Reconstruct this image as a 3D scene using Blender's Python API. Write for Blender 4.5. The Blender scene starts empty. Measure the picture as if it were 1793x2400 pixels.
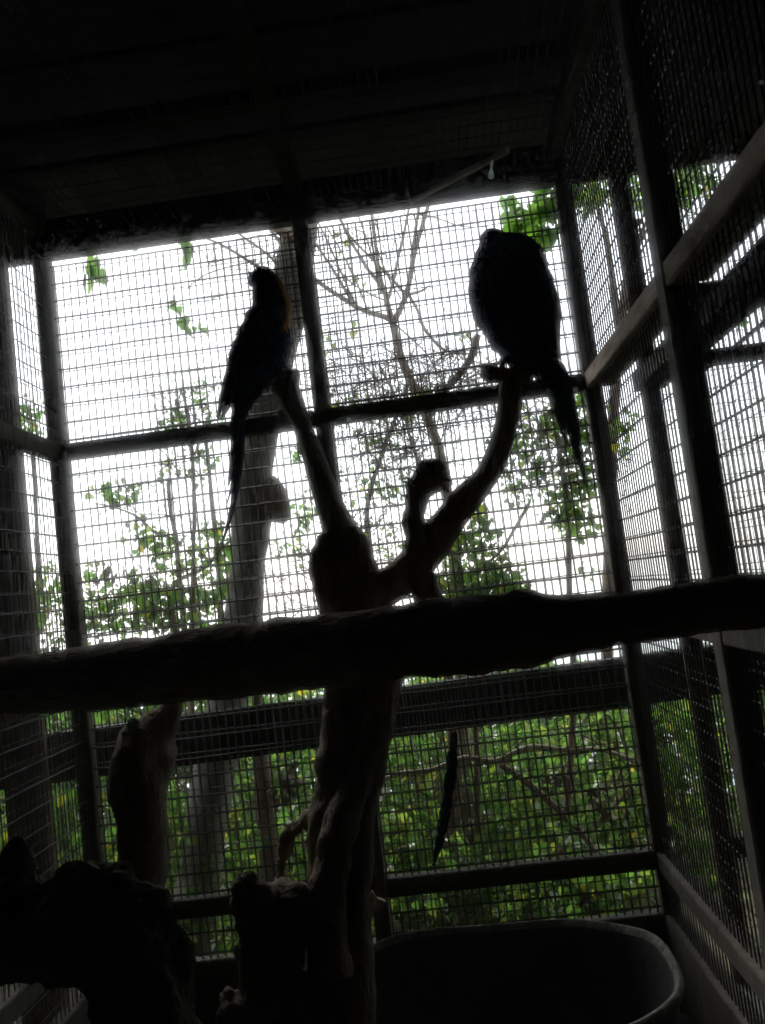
import bpy, math, random
import numpy as np
from mathutils import Vector, Matrix, noise

random.seed(7); RNG = np.random.default_rng(11)
scene = bpy.context.scene
C = scene.collection
PI = math.pi

# ------------------------------------------------------------------ camera
W0, H0, FPX = 1793.0, 2400.0, 1939.0
YAW, PITCH, ROLL = math.radians(2.95), math.radians(5.35), math.radians(7.08)
EYE = Vector((0, 0, 1.5))
ROT = Matrix.Rotation(YAW, 3, 'Z') @ Matrix.Rotation(PI / 2 + PITCH, 3, 'X') @ Matrix.Rotation(-ROLL, 3, 'Z')
cam = bpy.data.cameras.new('camera')
cam.sensor_fit = 'VERTICAL'; cam.sensor_height = 36.0; cam.lens = FPX / H0 * 36.0
cam.clip_start = 0.02; cam.clip_end = 30000
camo = bpy.data.objects.new('camera', cam); C.objects.link(camo)
camo.matrix_world = Matrix.Translation(EYE) @ ROT.to_4x4()
scene.camera = camo

# ------------------------------------------------------------------ sky, sun, exposure
SUN_EL, SUN_AZ = math.radians(48), math.radians(-22)      # azimuth measured from +Y towards +X
world = bpy.data.worlds.new('World'); scene.world = world; world.use_nodes = True
nt = world.node_tree; nt.nodes.clear()
sky = nt.nodes.new('ShaderNodeTexSky'); sky.sky_type = 'NISHITA'; sky.sun_disc = False
sky.sun_elevation = SUN_EL; sky.sun_rotation = SUN_AZ
sky.air_density = 1.0; sky.dust_density = 1.5; sky.ozone_density = 1.0; sky.altitude = 50
hsv = nt.nodes.new('ShaderNodeHueSaturation'); hsv.inputs['Saturation'].default_value = 0.22
bg = nt.nodes.new('ShaderNodeBackground'); bg.inputs['Strength'].default_value = 0.15
wo = nt.nodes.new('ShaderNodeOutputWorld')
nt.links.new(sky.outputs[0], hsv.inputs['Color']); nt.links.new(hsv.outputs[0], bg.inputs[0]); nt.links.new(bg.outputs[0], wo.inputs[0])
sun = bpy.data.lights.new('sun', 'SUN'); sun.energy = 1.5; sun.angle = math.radians(14); sun.color = (1, .96, .9)
suno = bpy.data.objects.new('sun', sun); C.objects.link(suno)
sd = Vector((math.sin(SUN_AZ) * math.cos(SUN_EL), math.cos(SUN_AZ) * math.cos(SUN_EL), math.sin(SUN_EL)))
suno.rotation_euler = sd.to_track_quat('Z', 'Y').to_euler()
vs = scene.view_settings
vs.view_transform = 'Standard'; vs.look = 'None'; vs.gamma = 1.0; vs.exposure = 1.4; vs.use_curve_mapping = False
cy = scene.cycles
cy.max_bounces = 4; cy.diffuse_bounces = 2; cy.glossy_bounces = 2; cy.transmission_bounces = 4; cy.transparent_max_bounces = 16
cy.use_denoising = True; cy.use_adaptive_sampling = True; cy.adaptive_threshold = .03; cy.adaptive_min_samples = 12; cy.caustics_reflective = False; cy.caustics_refractive = False

# ------------------------------------------------------------------ measuring: photo point -> place on a plane of the scene
def ray(x, y):
    return ROT @ Vector(((x - W0 / 2) / FPX, -(y - H0 / 2) / FPX, -1.0))
def P(x, y, Y):
    d = ray(x, y); t = Y / d.y
    return EYE + d * t
def PZ(x, y, Z):
    d = ray(x, y); t = (Z - EYE.z) / d.z
    return EYE + d * t
def S(n, Y):                      # size in metres of n photo pixels at distance Y
    return n * Y / FPX

# ------------------------------------------------------------------ object helpers
def link(o, parent=None):
    C.objects.link(o)
    if parent: o.parent = parent
    return o
def tag(o, label=None, cat=None, group=None, kind=None):
    if label: o['label'] = label
    if cat: o['category'] = cat
    if group: o['group'] = group
    if kind: o['kind'] = kind
    return o
def thing(name, label, cat, loc=(0, 0, 0), group=None):
    o = bpy.data.objects.new(name, None); o.empty_display_size = .1; o.location = loc
    C.objects.link(o); return tag(o, label, cat, group)
def meshobj(name, verts, faces, mat, parent=None, smooth=False, mats=None, fmat=None):
    me = bpy.data.meshes.new(name)
    off = Vector(parent.location) if parent is not None else Vector((0, 0, 0))
    p = parent
    while p is not None and p.parent is not None:
        p = p.parent; off = off + Vector(p.location)
    me.from_pydata([tuple(Vector(v) - off) for v in verts], [], faces)
    for m in (mats or [mat]): me.materials.append(m)
    if fmat is not None: me.polygons.foreach_set('material_index', fmat)
    if smooth: me.polygons.foreach_set('use_smooth', [True] * len(me.polygons))
    me.update()
    return link(bpy.data.objects.new(name, me), parent)
class MB:
    def __init__(s): s.v = []; s.f = []
    def add(s, v, f):
        n = len(s.v); s.v += [tuple(a) for a in v]; s.f += [tuple(i + n for i in q) for q in f]; return s
    def box(s, x0, x1, y0, y1, z0, z1, c=.004):
        # chamfered box
        c = min(c, (x1 - x0) * .3, (y1 - y0) * .3, (z1 - z0) * .3)
        v = []; idx = {}
        for i, (sx) in enumerate((0, 1)):
            for sy in (0, 1):
                for sz in (0, 1):
                    X, Y, Z = (x0, x1)[sx], (y0, y1)[sy], (z0, z1)[sz]
                    dx, dy, dz = (c, -c)[sx], (c, -c)[sy], (c, -c)[sz]
                    idx[sx, sy, sz] = len(v)
                    v += [(X, Y + dy, Z + dz), (X + dx, Y, Z + dz), (X + dx, Y + dy, Z)]
        f = []
        q = lambda a, k: idx[a] + k
        f += [(q((0,0,0),0), q((0,0,1),0), q((0,1,1),0), q((0,1,0),0)), (q((1,0,0),0), q((1,1,0),0), q((1,1,1),0), q((1,0,1),0))]
        f += [(q((0,0,0),1), q((1,0,0),1), q((1,0,1),1), q((0,0,1),1)), (q((0,1,0),1), q((0,1,1),1), q((1,1,1),1), q((1,1,0),1))]
        f += [(q((0,0,0),2), q((0,1,0),2), q((1,1,0),2), q((1,0,0),2)), (q((0,0,1),2), q((1,0,1),2), q((1,1,1),2), q((0,1,1),2))]
        for a in (0, 1):
            for b in (0, 1):
                f.append((q((a,b,0),0), q((a,b,1),0), q((a,b,1),1), q((a,b,0),1)))
                f.append((q((a,0,b),0), q((a,1,b),0), q((a,1,b),2), q((a,0,b),2)))
                f.append((q((0,a,b),1), q((1,a,b),1), q((1,a,b),2), q((0,a,b),2)))
                for c_ in (0, 1): f.append((q((a,b,c_),0), q((a,b,c_),1), q((a,b,c_),2)))
        return s.add(v, f)
    def build(s, name, mat, parent=None, smooth=False): return meshobj(name, s.v, s.f, mat, parent, smooth)
def box(name, mat, parent, *a, **k): return MB().box(*a, **k).build(name, mat, parent)

def resample(pts, step):
    """pts: list of (Vector, r, k). Catmull-Rom through them, even spacing."""
    p = [Vector(a[0]) for a in pts]; r = [a[1] for a in pts]; k = [a[2] if len(a) > 2 else 1.0 for a in pts]
    out = []
    n = len(p)
    for i in range(n - 1):
        p0, p1, p2, p3 = p[max(i - 1, 0)], p[i], p[i + 1], p[min(i + 2, n - 1)]
        m = max(1, int(math.ceil((p2 - p1).length / step)))
        for j in range(m):
            t = j / m
            q = .5 * ((2 * p1) + (p2 - p0) * t + (2 * p0 - 5 * p1 + 4 * p2 - p3) * t * t + (3 * p1 - p0 - 3 * p2 + p3) * t ** 3)
            e = t * t * (3 - 2 * t)
            out.append((q, r[i] + (r[i + 1] - r[i]) * e, k[i] + (k[i + 1] - k[i]) * e))
    out.append((p[-1], r[-1], k[-1]))
    return out
def loft(pts, seg=12, step=.03, nz=0.0, nf=8.0, cap=True, lump=0.0, lf=5.0, ref=Vector((0, 1, 0))):
    """a tapering tube of elliptical rings (k = depth over width) with uneven surface -> verts, faces, rings"""
    q = resample(pts, step) if step else [(Vector(a[0]), a[1], a[2] if len(a) > 2 else 1.) for a in pts]
    n = len(q); V = []; F = []
    for i, (c, r, k) in enumerate(q):
        t = (q[min(i + 1, n - 1)][0] - q[max(i - 1, 0)][0])
        t = t.normalized() if t.length > 1e-9 else Vector((0, 0, 1))
        s = t.cross(ref)
        if s.length < 1e-3: s = t.cross(Vector((1, 0, 0)))
        s.normalize(); d = s.cross(t).normalized()
        for j in range(seg):
            a = 2 * PI * j / seg
            dirv = s * math.cos(a) + d * (math.sin(a) * k)
            rr = r
            if nz or lump:
                b = c + dirv * r
                rr = r * (1 + nz * noise.noise(Vector((b.x * nf * 2.2, b.y * nf * 2.2, b.z * nf * .7))) + lump * noise.noise(b * lf))
            V.append(c + dirv * rr)
    for i in range(n - 1):
        for j in range(seg):
            a, b = i * seg + j, i * seg + (j + 1) % seg
            F.append((a, b, b + seg, a + seg))
    if cap:
        F.append(tuple(range(seg))[::-1]); F.append(tuple((n - 1) * seg + j for j in range(seg)))
    return V, F, q
def branch(name, pts, mat, parent=None, seg=12, step=.03, **k):
    v, f, _ = loft(pts, seg, step, **k)
    return meshobj(name, v, f, mat, parent, True)
GNARL = {}
def gnarl(o, strength=.02, scale=.03):
    if scale not in GNARL:
        t = bpy.data.textures.new('gnarl', 'CLOUDS'); t.noise_scale = scale; t.noise_depth = 4; GNARL[scale] = t
    u = o.modifiers.new('sub', 'SUBSURF'); u.levels = u.render_levels = 1
    d = o.modifiers.new('disp', 'DISPLACE'); d.texture = GNARL[scale]; d.strength = strength; d.mid_level = .5; d.texture_coords = 'GLOBAL'
    return o
def px(lst, Y, dY=0.0):
    """photo outline centres (x, y, half width[, depth offset]) -> loft points at distance Y"""
    o = []; n = len(lst)
    for i, a in enumerate(lst):
        yy = Y + dY * i / max(1, n - 1) + (a[3] if len(a) > 3 else 0)
        o.append((P(a[0], a[1], yy), S(a[2], yy), 1.0))
    return o

# ------------------------------------------------------------------ materials
def mat(name, c1, c2=None, scale=6.0, rough=.8, bump=0.0, bscale=40.0, metal=0.0, stretch=(1, 1, 1), spec=.3, sheen=0.0):
    m = bpy.data.materials.new(name); m.use_nodes = True; n = m.node_tree; b = n.nodes['Principled BSDF']
    b.inputs['Roughness'].default_value = rough; b.inputs['Metallic'].default_value = metal
    b.inputs['Specular IOR Level'].default_value = spec
    tc = n.nodes.new('ShaderNodeTexCoord'); mp = n.nodes.new('ShaderNodeMapping'); mp.inputs['Scale'].default_value = stretch
    n.links.new(tc.outputs['Object'], mp.inputs[0])
    if c2 is None: c2 = tuple(x * .6 for x in c1)
    no = n.nodes.new('ShaderNodeTexNoise'); no.inputs['Scale'].default_value = scale; no.inputs['Detail'].default_value = 4; no.inputs['Roughness'].default_value = .65
    n.links.new(mp.outputs[0], no.inputs['Vector'])
    cr = n.nodes.new('ShaderNodeValToRGB'); cr.color_ramp.elements[0].position = .32; cr.color_ramp.elements[1].position = .68
    cr.color_ramp.elements[0].color = (*c2, 1); cr.color_ramp.elements[1].color = (*c1, 1)
    n.links.new(no.outputs[0], cr.inputs[0]); n.links.new(cr.outputs[0], b.inputs['Base Color'])
    if bump:
        n2 = n.nodes.new('ShaderNodeTexNoise'); n2.inputs['Scale'].default_value = bscale; n2.inputs['Detail'].default_value = 3
        n.links.new(mp.outputs[0], n2.inputs['Vector'])
        bu = n.nodes.new('ShaderNodeBump'); bu.inputs['Strength'].default_value = bump; bu.inputs['Distance'].default_value = .02
        n.links.new(n2.outputs[0], bu.inputs['Height']); n.links.new(bu.outputs[0], b.inputs['Normal'])
    return m
def leafmat(name, stops, trans=.45):
    m = bpy.data.materials.new(name); m.use_nodes = True; n = m.node_tree; n.nodes.clear()
    at = n.nodes.new('ShaderNodeAttribute'); at.attribute_name = 'tint'
    cr = n.nodes.new('ShaderNodeValToRGB')
    while len(cr.color_ramp.elements) < len(stops): cr.color_ramp.elements.new(.5)
    for e, (p, c) in zip(cr.color_ramp.elements, stops): e.position = p; e.color = (*c, 1)
    n.links.new(at.outputs['Fac'], cr.inputs[0])
    d = n.nodes.new('ShaderNodeBsdfDiffuse')
    t = n.nodes.new('ShaderNodeBsdfTranslucent')
    g = n.nodes.new('ShaderNodeMixRGB'); g.blend_type = 'MULTIPLY'; g.inputs[0].default_value = 1; g.inputs[2].default_value = (1.8, 2.0, 1.1, 1)
    n.links.new(cr.outputs[0], d.inputs['Color']); n.links.new(cr.outputs[0], g.inputs[1]); n.links.new(g.outputs[0], t.inputs[0])
    mx = n.nodes.new('ShaderNodeMixShader'); mx.inputs[0].default_value = trans
    gs = n.nodes.new('ShaderNodeBsdfGlossy'); gs.inputs['Roughness'].default_value = .38
    mg = n.nodes.new('ShaderNodeMixShader'); mg.inputs[0].default_value = .07
    o = n.nodes.new('ShaderNodeOutputMaterial')
    n.links.new(d.outputs[0], mx.inputs[1]); n.links.new(t.outputs[0], mx.inputs[2]); n.links.new(mx.outputs[0], mg.inputs[1]); n.links.new(gs.outputs[0], mg.inputs[2]); n.links.new(mg.outputs[0], o.inputs[0])
    return m
M = {}
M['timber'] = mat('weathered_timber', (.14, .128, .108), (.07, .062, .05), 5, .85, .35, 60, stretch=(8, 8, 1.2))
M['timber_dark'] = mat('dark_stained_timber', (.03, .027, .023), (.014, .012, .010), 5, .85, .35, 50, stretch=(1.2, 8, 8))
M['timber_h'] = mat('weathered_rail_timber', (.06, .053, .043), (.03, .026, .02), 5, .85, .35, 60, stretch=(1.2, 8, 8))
M['timber_lit'] = mat('rusty_lit_rail_timber', (.42, .39, .33), (.22, .125, .065), 4, .85, .35, 60, stretch=(6, 1.5, 6))  # paleness carries the light on the inner face; the rust tone is its own
M['post_out'] = mat('brown_outer_timber', (.14, .105, .075), (.07, .05, .035), 5, .85, .3, 50, stretch=(8, 8, 1.2))
M['wire'] = mat('galvanised_wire', (.055, .055, .054), (.022, .02, .018), 25, .5, 0, metal=.35)
M['wire_shade'] = mat('ceiling_shade_wire', (.03, .028, .026), (.015, .013, .012), 25, .7)  # darker copy of the wire, ceiling gloom put into its colour
M['wire_thin'] = mat('thin_dull_wire', (.10, .10, .10), (.05, .045, .04), 25, .55, 0, metal=.35)
M['bark_log'] = mat('worn_log_wood', (.22, .17, .125), (.08, .06, .045), 5, .9, .6, 30, stretch=(1.5, 7, 7))
M['bark_dead'] = mat('grey_dead_wood', (.24, .195, .15), (.085, .065, .048), 6, .9, .6, 30, stretch=(6, 6, 1.3))
M['bark_limb_lit'] = mat('grey_lit_limb', (.46, .39, .31), (.20, .16, .12), 6, .9, .6, 30, stretch=(6, 6, 1.3))  # lighter copy of the dead wood; missing bounce light put into limb colour
M['bark_root'] = mat('dark_gnarled_wood', (.09, .073, .056), (.03, .024, .018), 9, .95, .9, 35)
M['bark_pale'] = mat('pale_grey_bark', (.30, .30, .255), (.12, .115, .09), 5, .9, .5, 30, stretch=(3, 3, 1.5))
M['bark_twig'] = mat('brown_twig_bark', (.24, .19, .14), (.11, .08, .058), 12, .9, .2, 60)
M['bark_young'] = mat('pale_young_bark', (.34, .30, .23), (.16, .13, .09), 12, .85, .2, 50)
M['deadleaf'] = mat('withered_leaf', (.17, .14, .11), (.08, .062, .05), 14, .9)
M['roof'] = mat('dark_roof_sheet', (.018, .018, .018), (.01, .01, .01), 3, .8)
M['shelter'] = mat('dark_shelter_board', (.035, .033, .03), (.02, .019, .018), 3, .85)
M['concrete'] = mat('damp_concrete_floor', (.10, .095, .085), (.05, .047, .04), 3, .9, .3, 30)
M['soil'] = mat('leaf_litter_soil', (.085, .07, .045), (.04, .045, .022), 1.5, .95, .6, 14)
M['tub'] = mat('dull_basin_plastic', (.055, .055, .052), (.03, .03, .03), 6, .5, .15, 30)
M['white'] = mat('chalky_white', (.8, .82, .78), (.6, .62, .58), 30, .6)
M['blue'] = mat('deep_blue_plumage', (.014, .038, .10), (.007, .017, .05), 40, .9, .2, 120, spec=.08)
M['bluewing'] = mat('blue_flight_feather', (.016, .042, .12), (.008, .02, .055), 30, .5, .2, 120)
M['yellow'] = mat('orange_yellow_plumage', (.62, .30, .03), (.45, .17, .015), 30, .7, .2, 120)
M['face'] = mat('bare_face_skin', (.42, .42, .38), (.25, .25, .22), 30, .7)
M['beak'] = mat('black_beak_horn', (.02, .02, .022), (.012, .012, .013), 20, .35)
M['foot'] = mat('scaly_foot_skin', (.34, .13, .045), (.16, .07, .035), 60, .6)
GREEN = [(0, (.02, .042, .012)), (.35, (.048, .105, .028)), (.75, (.10, .19, .05)), (.95, (.18, .23, .05)), (1, (.36, .26, .04))]
M['leaf'] = leafmat('green_leaf', GREEN, .6)
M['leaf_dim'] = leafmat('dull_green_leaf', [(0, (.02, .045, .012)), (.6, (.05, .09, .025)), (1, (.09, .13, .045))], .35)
M['leaf_bright'] = leafmat('fresh_green_leaf', [(0, (.05, .11, .015)), (.6, (.09, .19, .03)), (1, (.14, .24, .04))], .55)

def water_mat():
    m = bpy.data.materials.new('sky_mirror_water'); m.use_nodes = True; n = m.node_tree; b = n.nodes['Principled BSDF']
    b.inputs['Base Color'].default_value = (.12, .15, .15, 1); b.inputs['Roughness'].default_value = .12; b.inputs['IOR'].default_value = 1.33
    no = n.nodes.new('ShaderNodeTexNoise'); no.inputs['Scale'].default_value = .6; no.inputs['Detail'].default_value = 4
    bu = n.nodes.new('ShaderNodeBump'); bu.inputs['Strength'].default_value = .05; bu.inputs['Distance'].default_value = .05
    n.links.new(no.outputs[0], bu.inputs['Height']); n.links.new(bu.outputs[0], b.inputs['Normal'])
    return m
M['water'] = water_mat()

def glass_mat():
    """thin clear pane: sees through, mirrors by Fresnel, with dried drops and dust that scatter a little light, plus rough lobes imitating lens bloom"""
    m = bpy.data.materials.new('dusty_bloom_glass'); m.use_nodes = True; n = m.node_tree; n.nodes.clear()
    tr = n.nodes.new('ShaderNodeBsdfTransparent'); tr.inputs[0].default_value = (.96, .98, .97, 1)
    gl = n.nodes.new('ShaderNodeBsdfGlossy'); gl.inputs['Roughness'].default_value = 0.0
    fr = n.nodes.new('ShaderNodeFresnel'); fr.inputs[0].default_value = 1.22
    mx = n.nodes.new('ShaderNodeMixShader'); n.links.new(fr.outputs[0], mx.inputs[0]); n.links.new(tr.outputs[0], mx.inputs[1]); n.links.new(gl.outputs[0], mx.inputs[2])
    tc = n.nodes.new('ShaderNodeTexCoord')
    def spots(scale, lo, hi, dens, seed):
        mp = n.nodes.new('ShaderNodeMapping'); mp.inputs['Location'].default_value = (seed, seed * 1.7, seed * .3)
        n.links.new(tc.outputs['Object'], mp.inputs[0])
        vo = n.nodes.new('ShaderNodeTexVoronoi'); vo.inputs['Scale'].default_value = scale; n.links.new(mp.outputs[0], vo.inputs['Vector'])
        rp = n.nodes.new('ShaderNodeMapRange'); rp.inputs[1].default_value = hi; rp.inputs[2].default_value = lo; rp.inputs[3].default_value = 0; rp.inputs[4].default_value = 1
        n.links.new(vo.outputs['Distance'], rp.inputs[0])
        sp = n.nodes.new('ShaderNodeSeparateColor'); n.links.new(vo.outputs['Color'], sp.inputs[0])
        ct = n.nodes.new('ShaderNodeMath'); ct.operation = 'LESS_THAN'; ct.inputs[1].default_value = dens; n.links.new(sp.outputs[0], ct.inputs[0])
        mu = n.nodes.new('ShaderNodeMath'); mu.operation = 'MULTIPLY'; n.links.new(rp.outputs[0], mu.inputs[0]); n.links.new(ct.outputs[0], mu.inputs[1])
        return mu
    a = spots(60, .03, .10, .03, 0.0); b2 = spots(22, .02, .08, .07, 3.1)
    ad = n.nodes.new('ShaderNodeMath'); ad.operation = 'MAXIMUM'; n.links.new(a.outputs[0], ad.inputs[0]); n.links.new(b2.outputs[0], ad.inputs[1])
    no = n.nodes.new('ShaderNodeTexNoise'); no.inputs['Scale'].default_value = 5; no.inputs['Detail'].default_value = 3; n.links.new(tc.outputs['Object'], no.inputs['Vector'])
    mr = n.nodes.new('ShaderNodeMapRange'); mr.inputs[1].default_value = .5; mr.inputs[2].default_value = .8; mr.inputs[3].default_value = 0.003; mr.inputs[4].default_value = .03
    n.links.new(no.outputs[0], mr.inputs[0])
    sc_ = n.nodes.new('ShaderNodeMath'); sc_.operation = 'MULTIPLY_ADD'; sc_.inputs[1].default_value = .38; n.links.new(ad.outputs[0], sc_.inputs[0]); n.links.new(mr.outputs[0], sc_.inputs[2])
    tl = n.nodes.new('ShaderNodeBsdfTranslucent'); tl.inputs[0].default_value = (.75, .85, .85, 1)
    rf_ = n.nodes.new('ShaderNodeBsdfRefraction'); rf_.inputs['IOR'].default_value = 1.005; rf_.inputs['Roughness'].default_value = 1.0  # rough refraction added so bright sky blooms over dark edges like lens glare
    m3 = n.nodes.new('ShaderNodeMixShader'); m3.inputs[0].default_value = .20
    r2_ = n.nodes.new('ShaderNodeBsdfRefraction'); r2_.inputs['IOR'].default_value = 1.02; r2_.inputs['Roughness'].default_value = 1.0
    m4 = n.nodes.new('ShaderNodeMixShader'); m4.inputs[0].default_value = .018; n.links.new(mx.outputs[0], m4.inputs[1]); n.links.new(r2_.outputs[0], m4.inputs[2]); n.links.new(m4.outputs[0], m3.inputs[1]); n.links.new(rf_.outputs[0], m3.inputs[2])
    m2 = n.nodes.new('ShaderNodeMixShader'); n.links.new(sc_.outputs[0], m2.inputs[0]); n.links.new(m3.outputs[0], m2.inputs[1]); n.links.new(tl.outputs[0], m2.inputs[2])
    o = n.nodes.new('ShaderNodeOutputMaterial'); n.links.new(m2.outputs[0], o.inputs[0])
    return m
M['glass'] = glass_mat()

# ------------------------------------------------------------------ leaves and twigs
LEAF_V = np.array([(0, 0, 0), (-.30, .30, .05), (-.34, .58, .04), (0, 1, -.10), (.34, .58, .04), (.30, .30, .05), (0, .45, -.03)])
LEAF_F = [(0, 6, 1), (1, 6, 2), (2, 6, 3), (3, 6, 4), (4, 6, 5), (5, 6, 0)]
HEART_V = np.array([(0, 0, 0), (-.30, -.06, .04), (-.46, .22, .06), (-.34, .55, .03), (0, 1, -.12), (.34, .55, .03), (.46, .22, .06), (.30, -.06, .04), (0, .35, -.04)])
HEART_F = [(i, (i + 1) % 8, 8) for i in range(8)]
LONG_V = np.array([(0, 0, 0), (-.17, .25, .03), (-.20, .55, .03), (0, 1, -.08), (.20, .55, .03), (.17, .25, .03), (0, .45, -.02)])
SHAPES = {'oval': (LEAF_V, LEAF_F), 'heart': (HEART_V, HEART_F), 'long': (LONG_V, LEAF_F)}
def leaves(name, centers, sizes, mat_, parent, shape='heart', droop=.6, tint=None, rng=RNG, kind='stuff'):
    LV, LF = SHAPES[shape]
    n = len(centers); c = np.asarray(centers); s = np.asarray(sizes)
    # leaf axis: random, pulled downwards; normal random around it
    ax = rng.normal(size=(n, 3)); ax[:, 2] -= droop * 1.6; ax /= np.linalg.norm(ax, axis=1)[:, None]
    up = rng.normal(size=(n, 3)); si = np.cross(ax, up); si /= np.linalg.norm(si, axis=1)[:, None] + 1e-9
    no = np.cross(si, ax)
    k = LV * np.array([1, 1, 1])
    v = c[:, None, :] + s[:, None, None] * (k[None, :, 0:1] * si[:, None, :] + k[None, :, 1:2] * ax[:, None, :] + k[None, :, 2:3] * no[:, None, :])
    m = len(LV)
    v = v.reshape(-1, 3)
    me = bpy.data.meshes.new(name)
    off = np.array(parent.location) if parent is not None else np.zeros(3)
    faces = (np.arange(n)[:, None, None] * m + np.array(LF)[None]).reshape(-1, 3)
    me.vertices.add(len(v)); me.vertices.foreach_set('co', (v - off).astype(np.float32).ravel())
    me.loops.add(faces.size); me.loops.foreach_set('vertex_index', faces.ravel().astype(np.int32))
    me.polygons.add(len(faces)); me.polygons.foreach_set('loop_start', (np.arange(len(faces)) * 3).astype(np.int32))
    me.polygons.foreach_set('use_smooth', np.ones(len(faces), bool))
    me.update(calc_edges=True); me.validate()
    t = rng.random(n) if tint is None else tint
    at = me.attributes.new('tint', 'FLOAT', 'POINT'); at.data.foreach_set('value', np.repeat(t, m).astype(np.float32))
    me.materials.append(mat_)
    o = link(bpy.data.objects.new(name, me), parent)
    if kind: o['kind'] = kind
    return o
def cloud_px(cl, Y, thick, rng=RNG, size=(.03, .065), mult=1.0):
    """clusters (x, y, rx, ry, n) in the photo -> leaf centres spread through a volume at distance Y"""
    out = []; sz = []
    for (x, y, rx, ry, n) in cl:
        # twiggy sub-clumps
        n = int(n * mult); m = max(1, n // 7)
        a = rng.random(m) * 2 * PI; r = np.sqrt(rng.random(m))
        sx, sy = x + rx * r * np.cos(a), y + ry * r * np.sin(a); dy = rng.normal(size=m) * thick
        for i in range(n):
            j = i % m
            q = P(sx[j] + rng.normal() * 13, sy[j] + rng.normal() * 13, max(3.05, Y + dy[j] + rng.normal() * .04))
            out.append(q); sz.append(size[0] + (size[1] - size[0]) * rng.random() ** 1.8 * 1.25)
    return out, sz
def twigs(name, cl, Y, thick, mat_, parent, r=(.0012, .003), ln=(.12, .45), rng=RNG, up=.2, kind='stuff'):
    mb = MB()
    for (x, y, rx, ry, n) in cl:
        for i in range(n):
            a = rng.random() * 2 * PI; q = math.sqrt(rng.random())
            p = P(x + rx * q * math.cos(a), y + ry * q * math.sin(a), max(3.0, Y + rng.normal() * thick))
            d = Vector(rng.normal(size=3)); d.z += up; d.y *= .5; d.normalize()
            L = rng.uniform(*ln); rr = rng.uniform(*r); pts = []
            m = 5
            for k in range(m + 1):
                pts.append((p.copy(), rr * (1 - .75 * k / m)))
                d = (d + Vector(rng.normal(size=3)) * .28).normalized(); p = p + d * (L / m)
                if p.y < 2.95: p.y = 2.95
            v, f, _ = loft(pts, 4, 0, cap=False)
            mb.add(v, f)
    o = mb.build(name, mat_, parent, True)
    if kind: o['kind'] = kind
    return o

# ------------------------------------------------------------------ wire mesh
def wiregrid(name, o, u, v, lu, lv, su, sv, tu, tv, mat_, parent, rng=RNG, jit=.04, phase=(0, 0)):
    """welded mesh on the plane o + u*a + v*b; wires along v every su (thickness tu), along u every sv (thickness tv)"""
    o, u, v = Vector(o), Vector(u).normalized(), Vector(v).normalized(); nrm = u.cross(v)
    mb = MB()
    def wire(p, d, L, t, side, off):
        ns = 6; pts = []
        ph = rng.uniform(0, 6); amp = rng.uniform(.0005, .0028)
        for i in range(ns + 1):
            w = math.sin(ph + i * 2.1) * amp
            pts.append(p + d * (L * i / ns) + side * w)
        V = []; F = []
        for i, q in enumerate(pts):
            for (a, b) in ((1, 0), (0, 1), (-1, 0), (0, -1)): V.append(q + side * (a * t / 2) + nrm * (b * t / 2 + off))
        for i in range(ns):
            for j in range(4):
                a, b = i * 4 + j, i * 4 + (j + 1) % 4; F.append((a, b, b + 4, a + 4))
        mb.add(V, F)
    a = phase[0]
    while a < lu:
        wire(o + u * (a + rng.uniform(-jit, jit) * su), v, lv, tu, u, 0); a += su
    b = phase[1]
    while b < lv:
        wire(o + v * (b + rng.uniform(-jit, jit) * sv), u, lu, tv, v, (tu + tv) * .5); b += sv
    return tag(mb.build(name, mat_, parent), kind='stuff')

# ================================================================== THE SETTING
def ground():
    xs = np.concatenate([[-4000, -800, -200, -60], np.linspace(-25, 25, 51), [60, 200, 800, 4000]])
    ys = np.concatenate([[-4000, -600, -100, -30, -10], np.linspace(-5, 50, 111), [60, 80, 110, 150]])
    def h(x, y):
        t = min(max((y - 3.5) / 42, 0), 1)
        z = -10 * t * t * (3 - 2 * t) - .10 * max(0, min(y - 3.5, 30))
        if y > 3.2: z += .12 * noise.noise(Vector((x * .6, y * .6, 0))) * min(1, (y - 3.2))
        return z
    V = [(x, y, h(x, y) - .02) for y in ys for x in xs]; n = len(xs)
    F = [(j * n + i, j * n + i + 1, (j + 1) * n + i + 1, (j + 1) * n + i) for j in range(len(ys) - 1) for i in range(n - 1)]
    return tag(meshobj('ground', V, F, M['soil'], None, True), 'brown leaf litter slope falling away behind the cage', kind='structure')
ground()
tag(meshobj('added_sea_water', [(-9000, 20, -6), (9000, 20, -6), (9000, 16000, -6), (-9000, 16000, -6)], [(0, 1, 2, 3)], M['water']), 'added far water sheet mirroring the white sky below the horizon', kind='structure')  # water added so the view stays white below the horizon
tag(box('aviary_floor', M['concrete'], None, -1.6, .95, -3.1, 2.95, .0, .06), 'damp concrete floor of the cage', kind='structure')

XL, XR, YB = -1.23, .592, 2.80          # inner faces of the side walls, front face of the back wall
SU, SV = S(18.6, YB), S(44, YB)         # wire spacing
ZR = {'mid': (2.089, 2.147), 'low': (1.293, 1.347), 'bottom': (.500, .560), 'sill': (.10, .363)}
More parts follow.
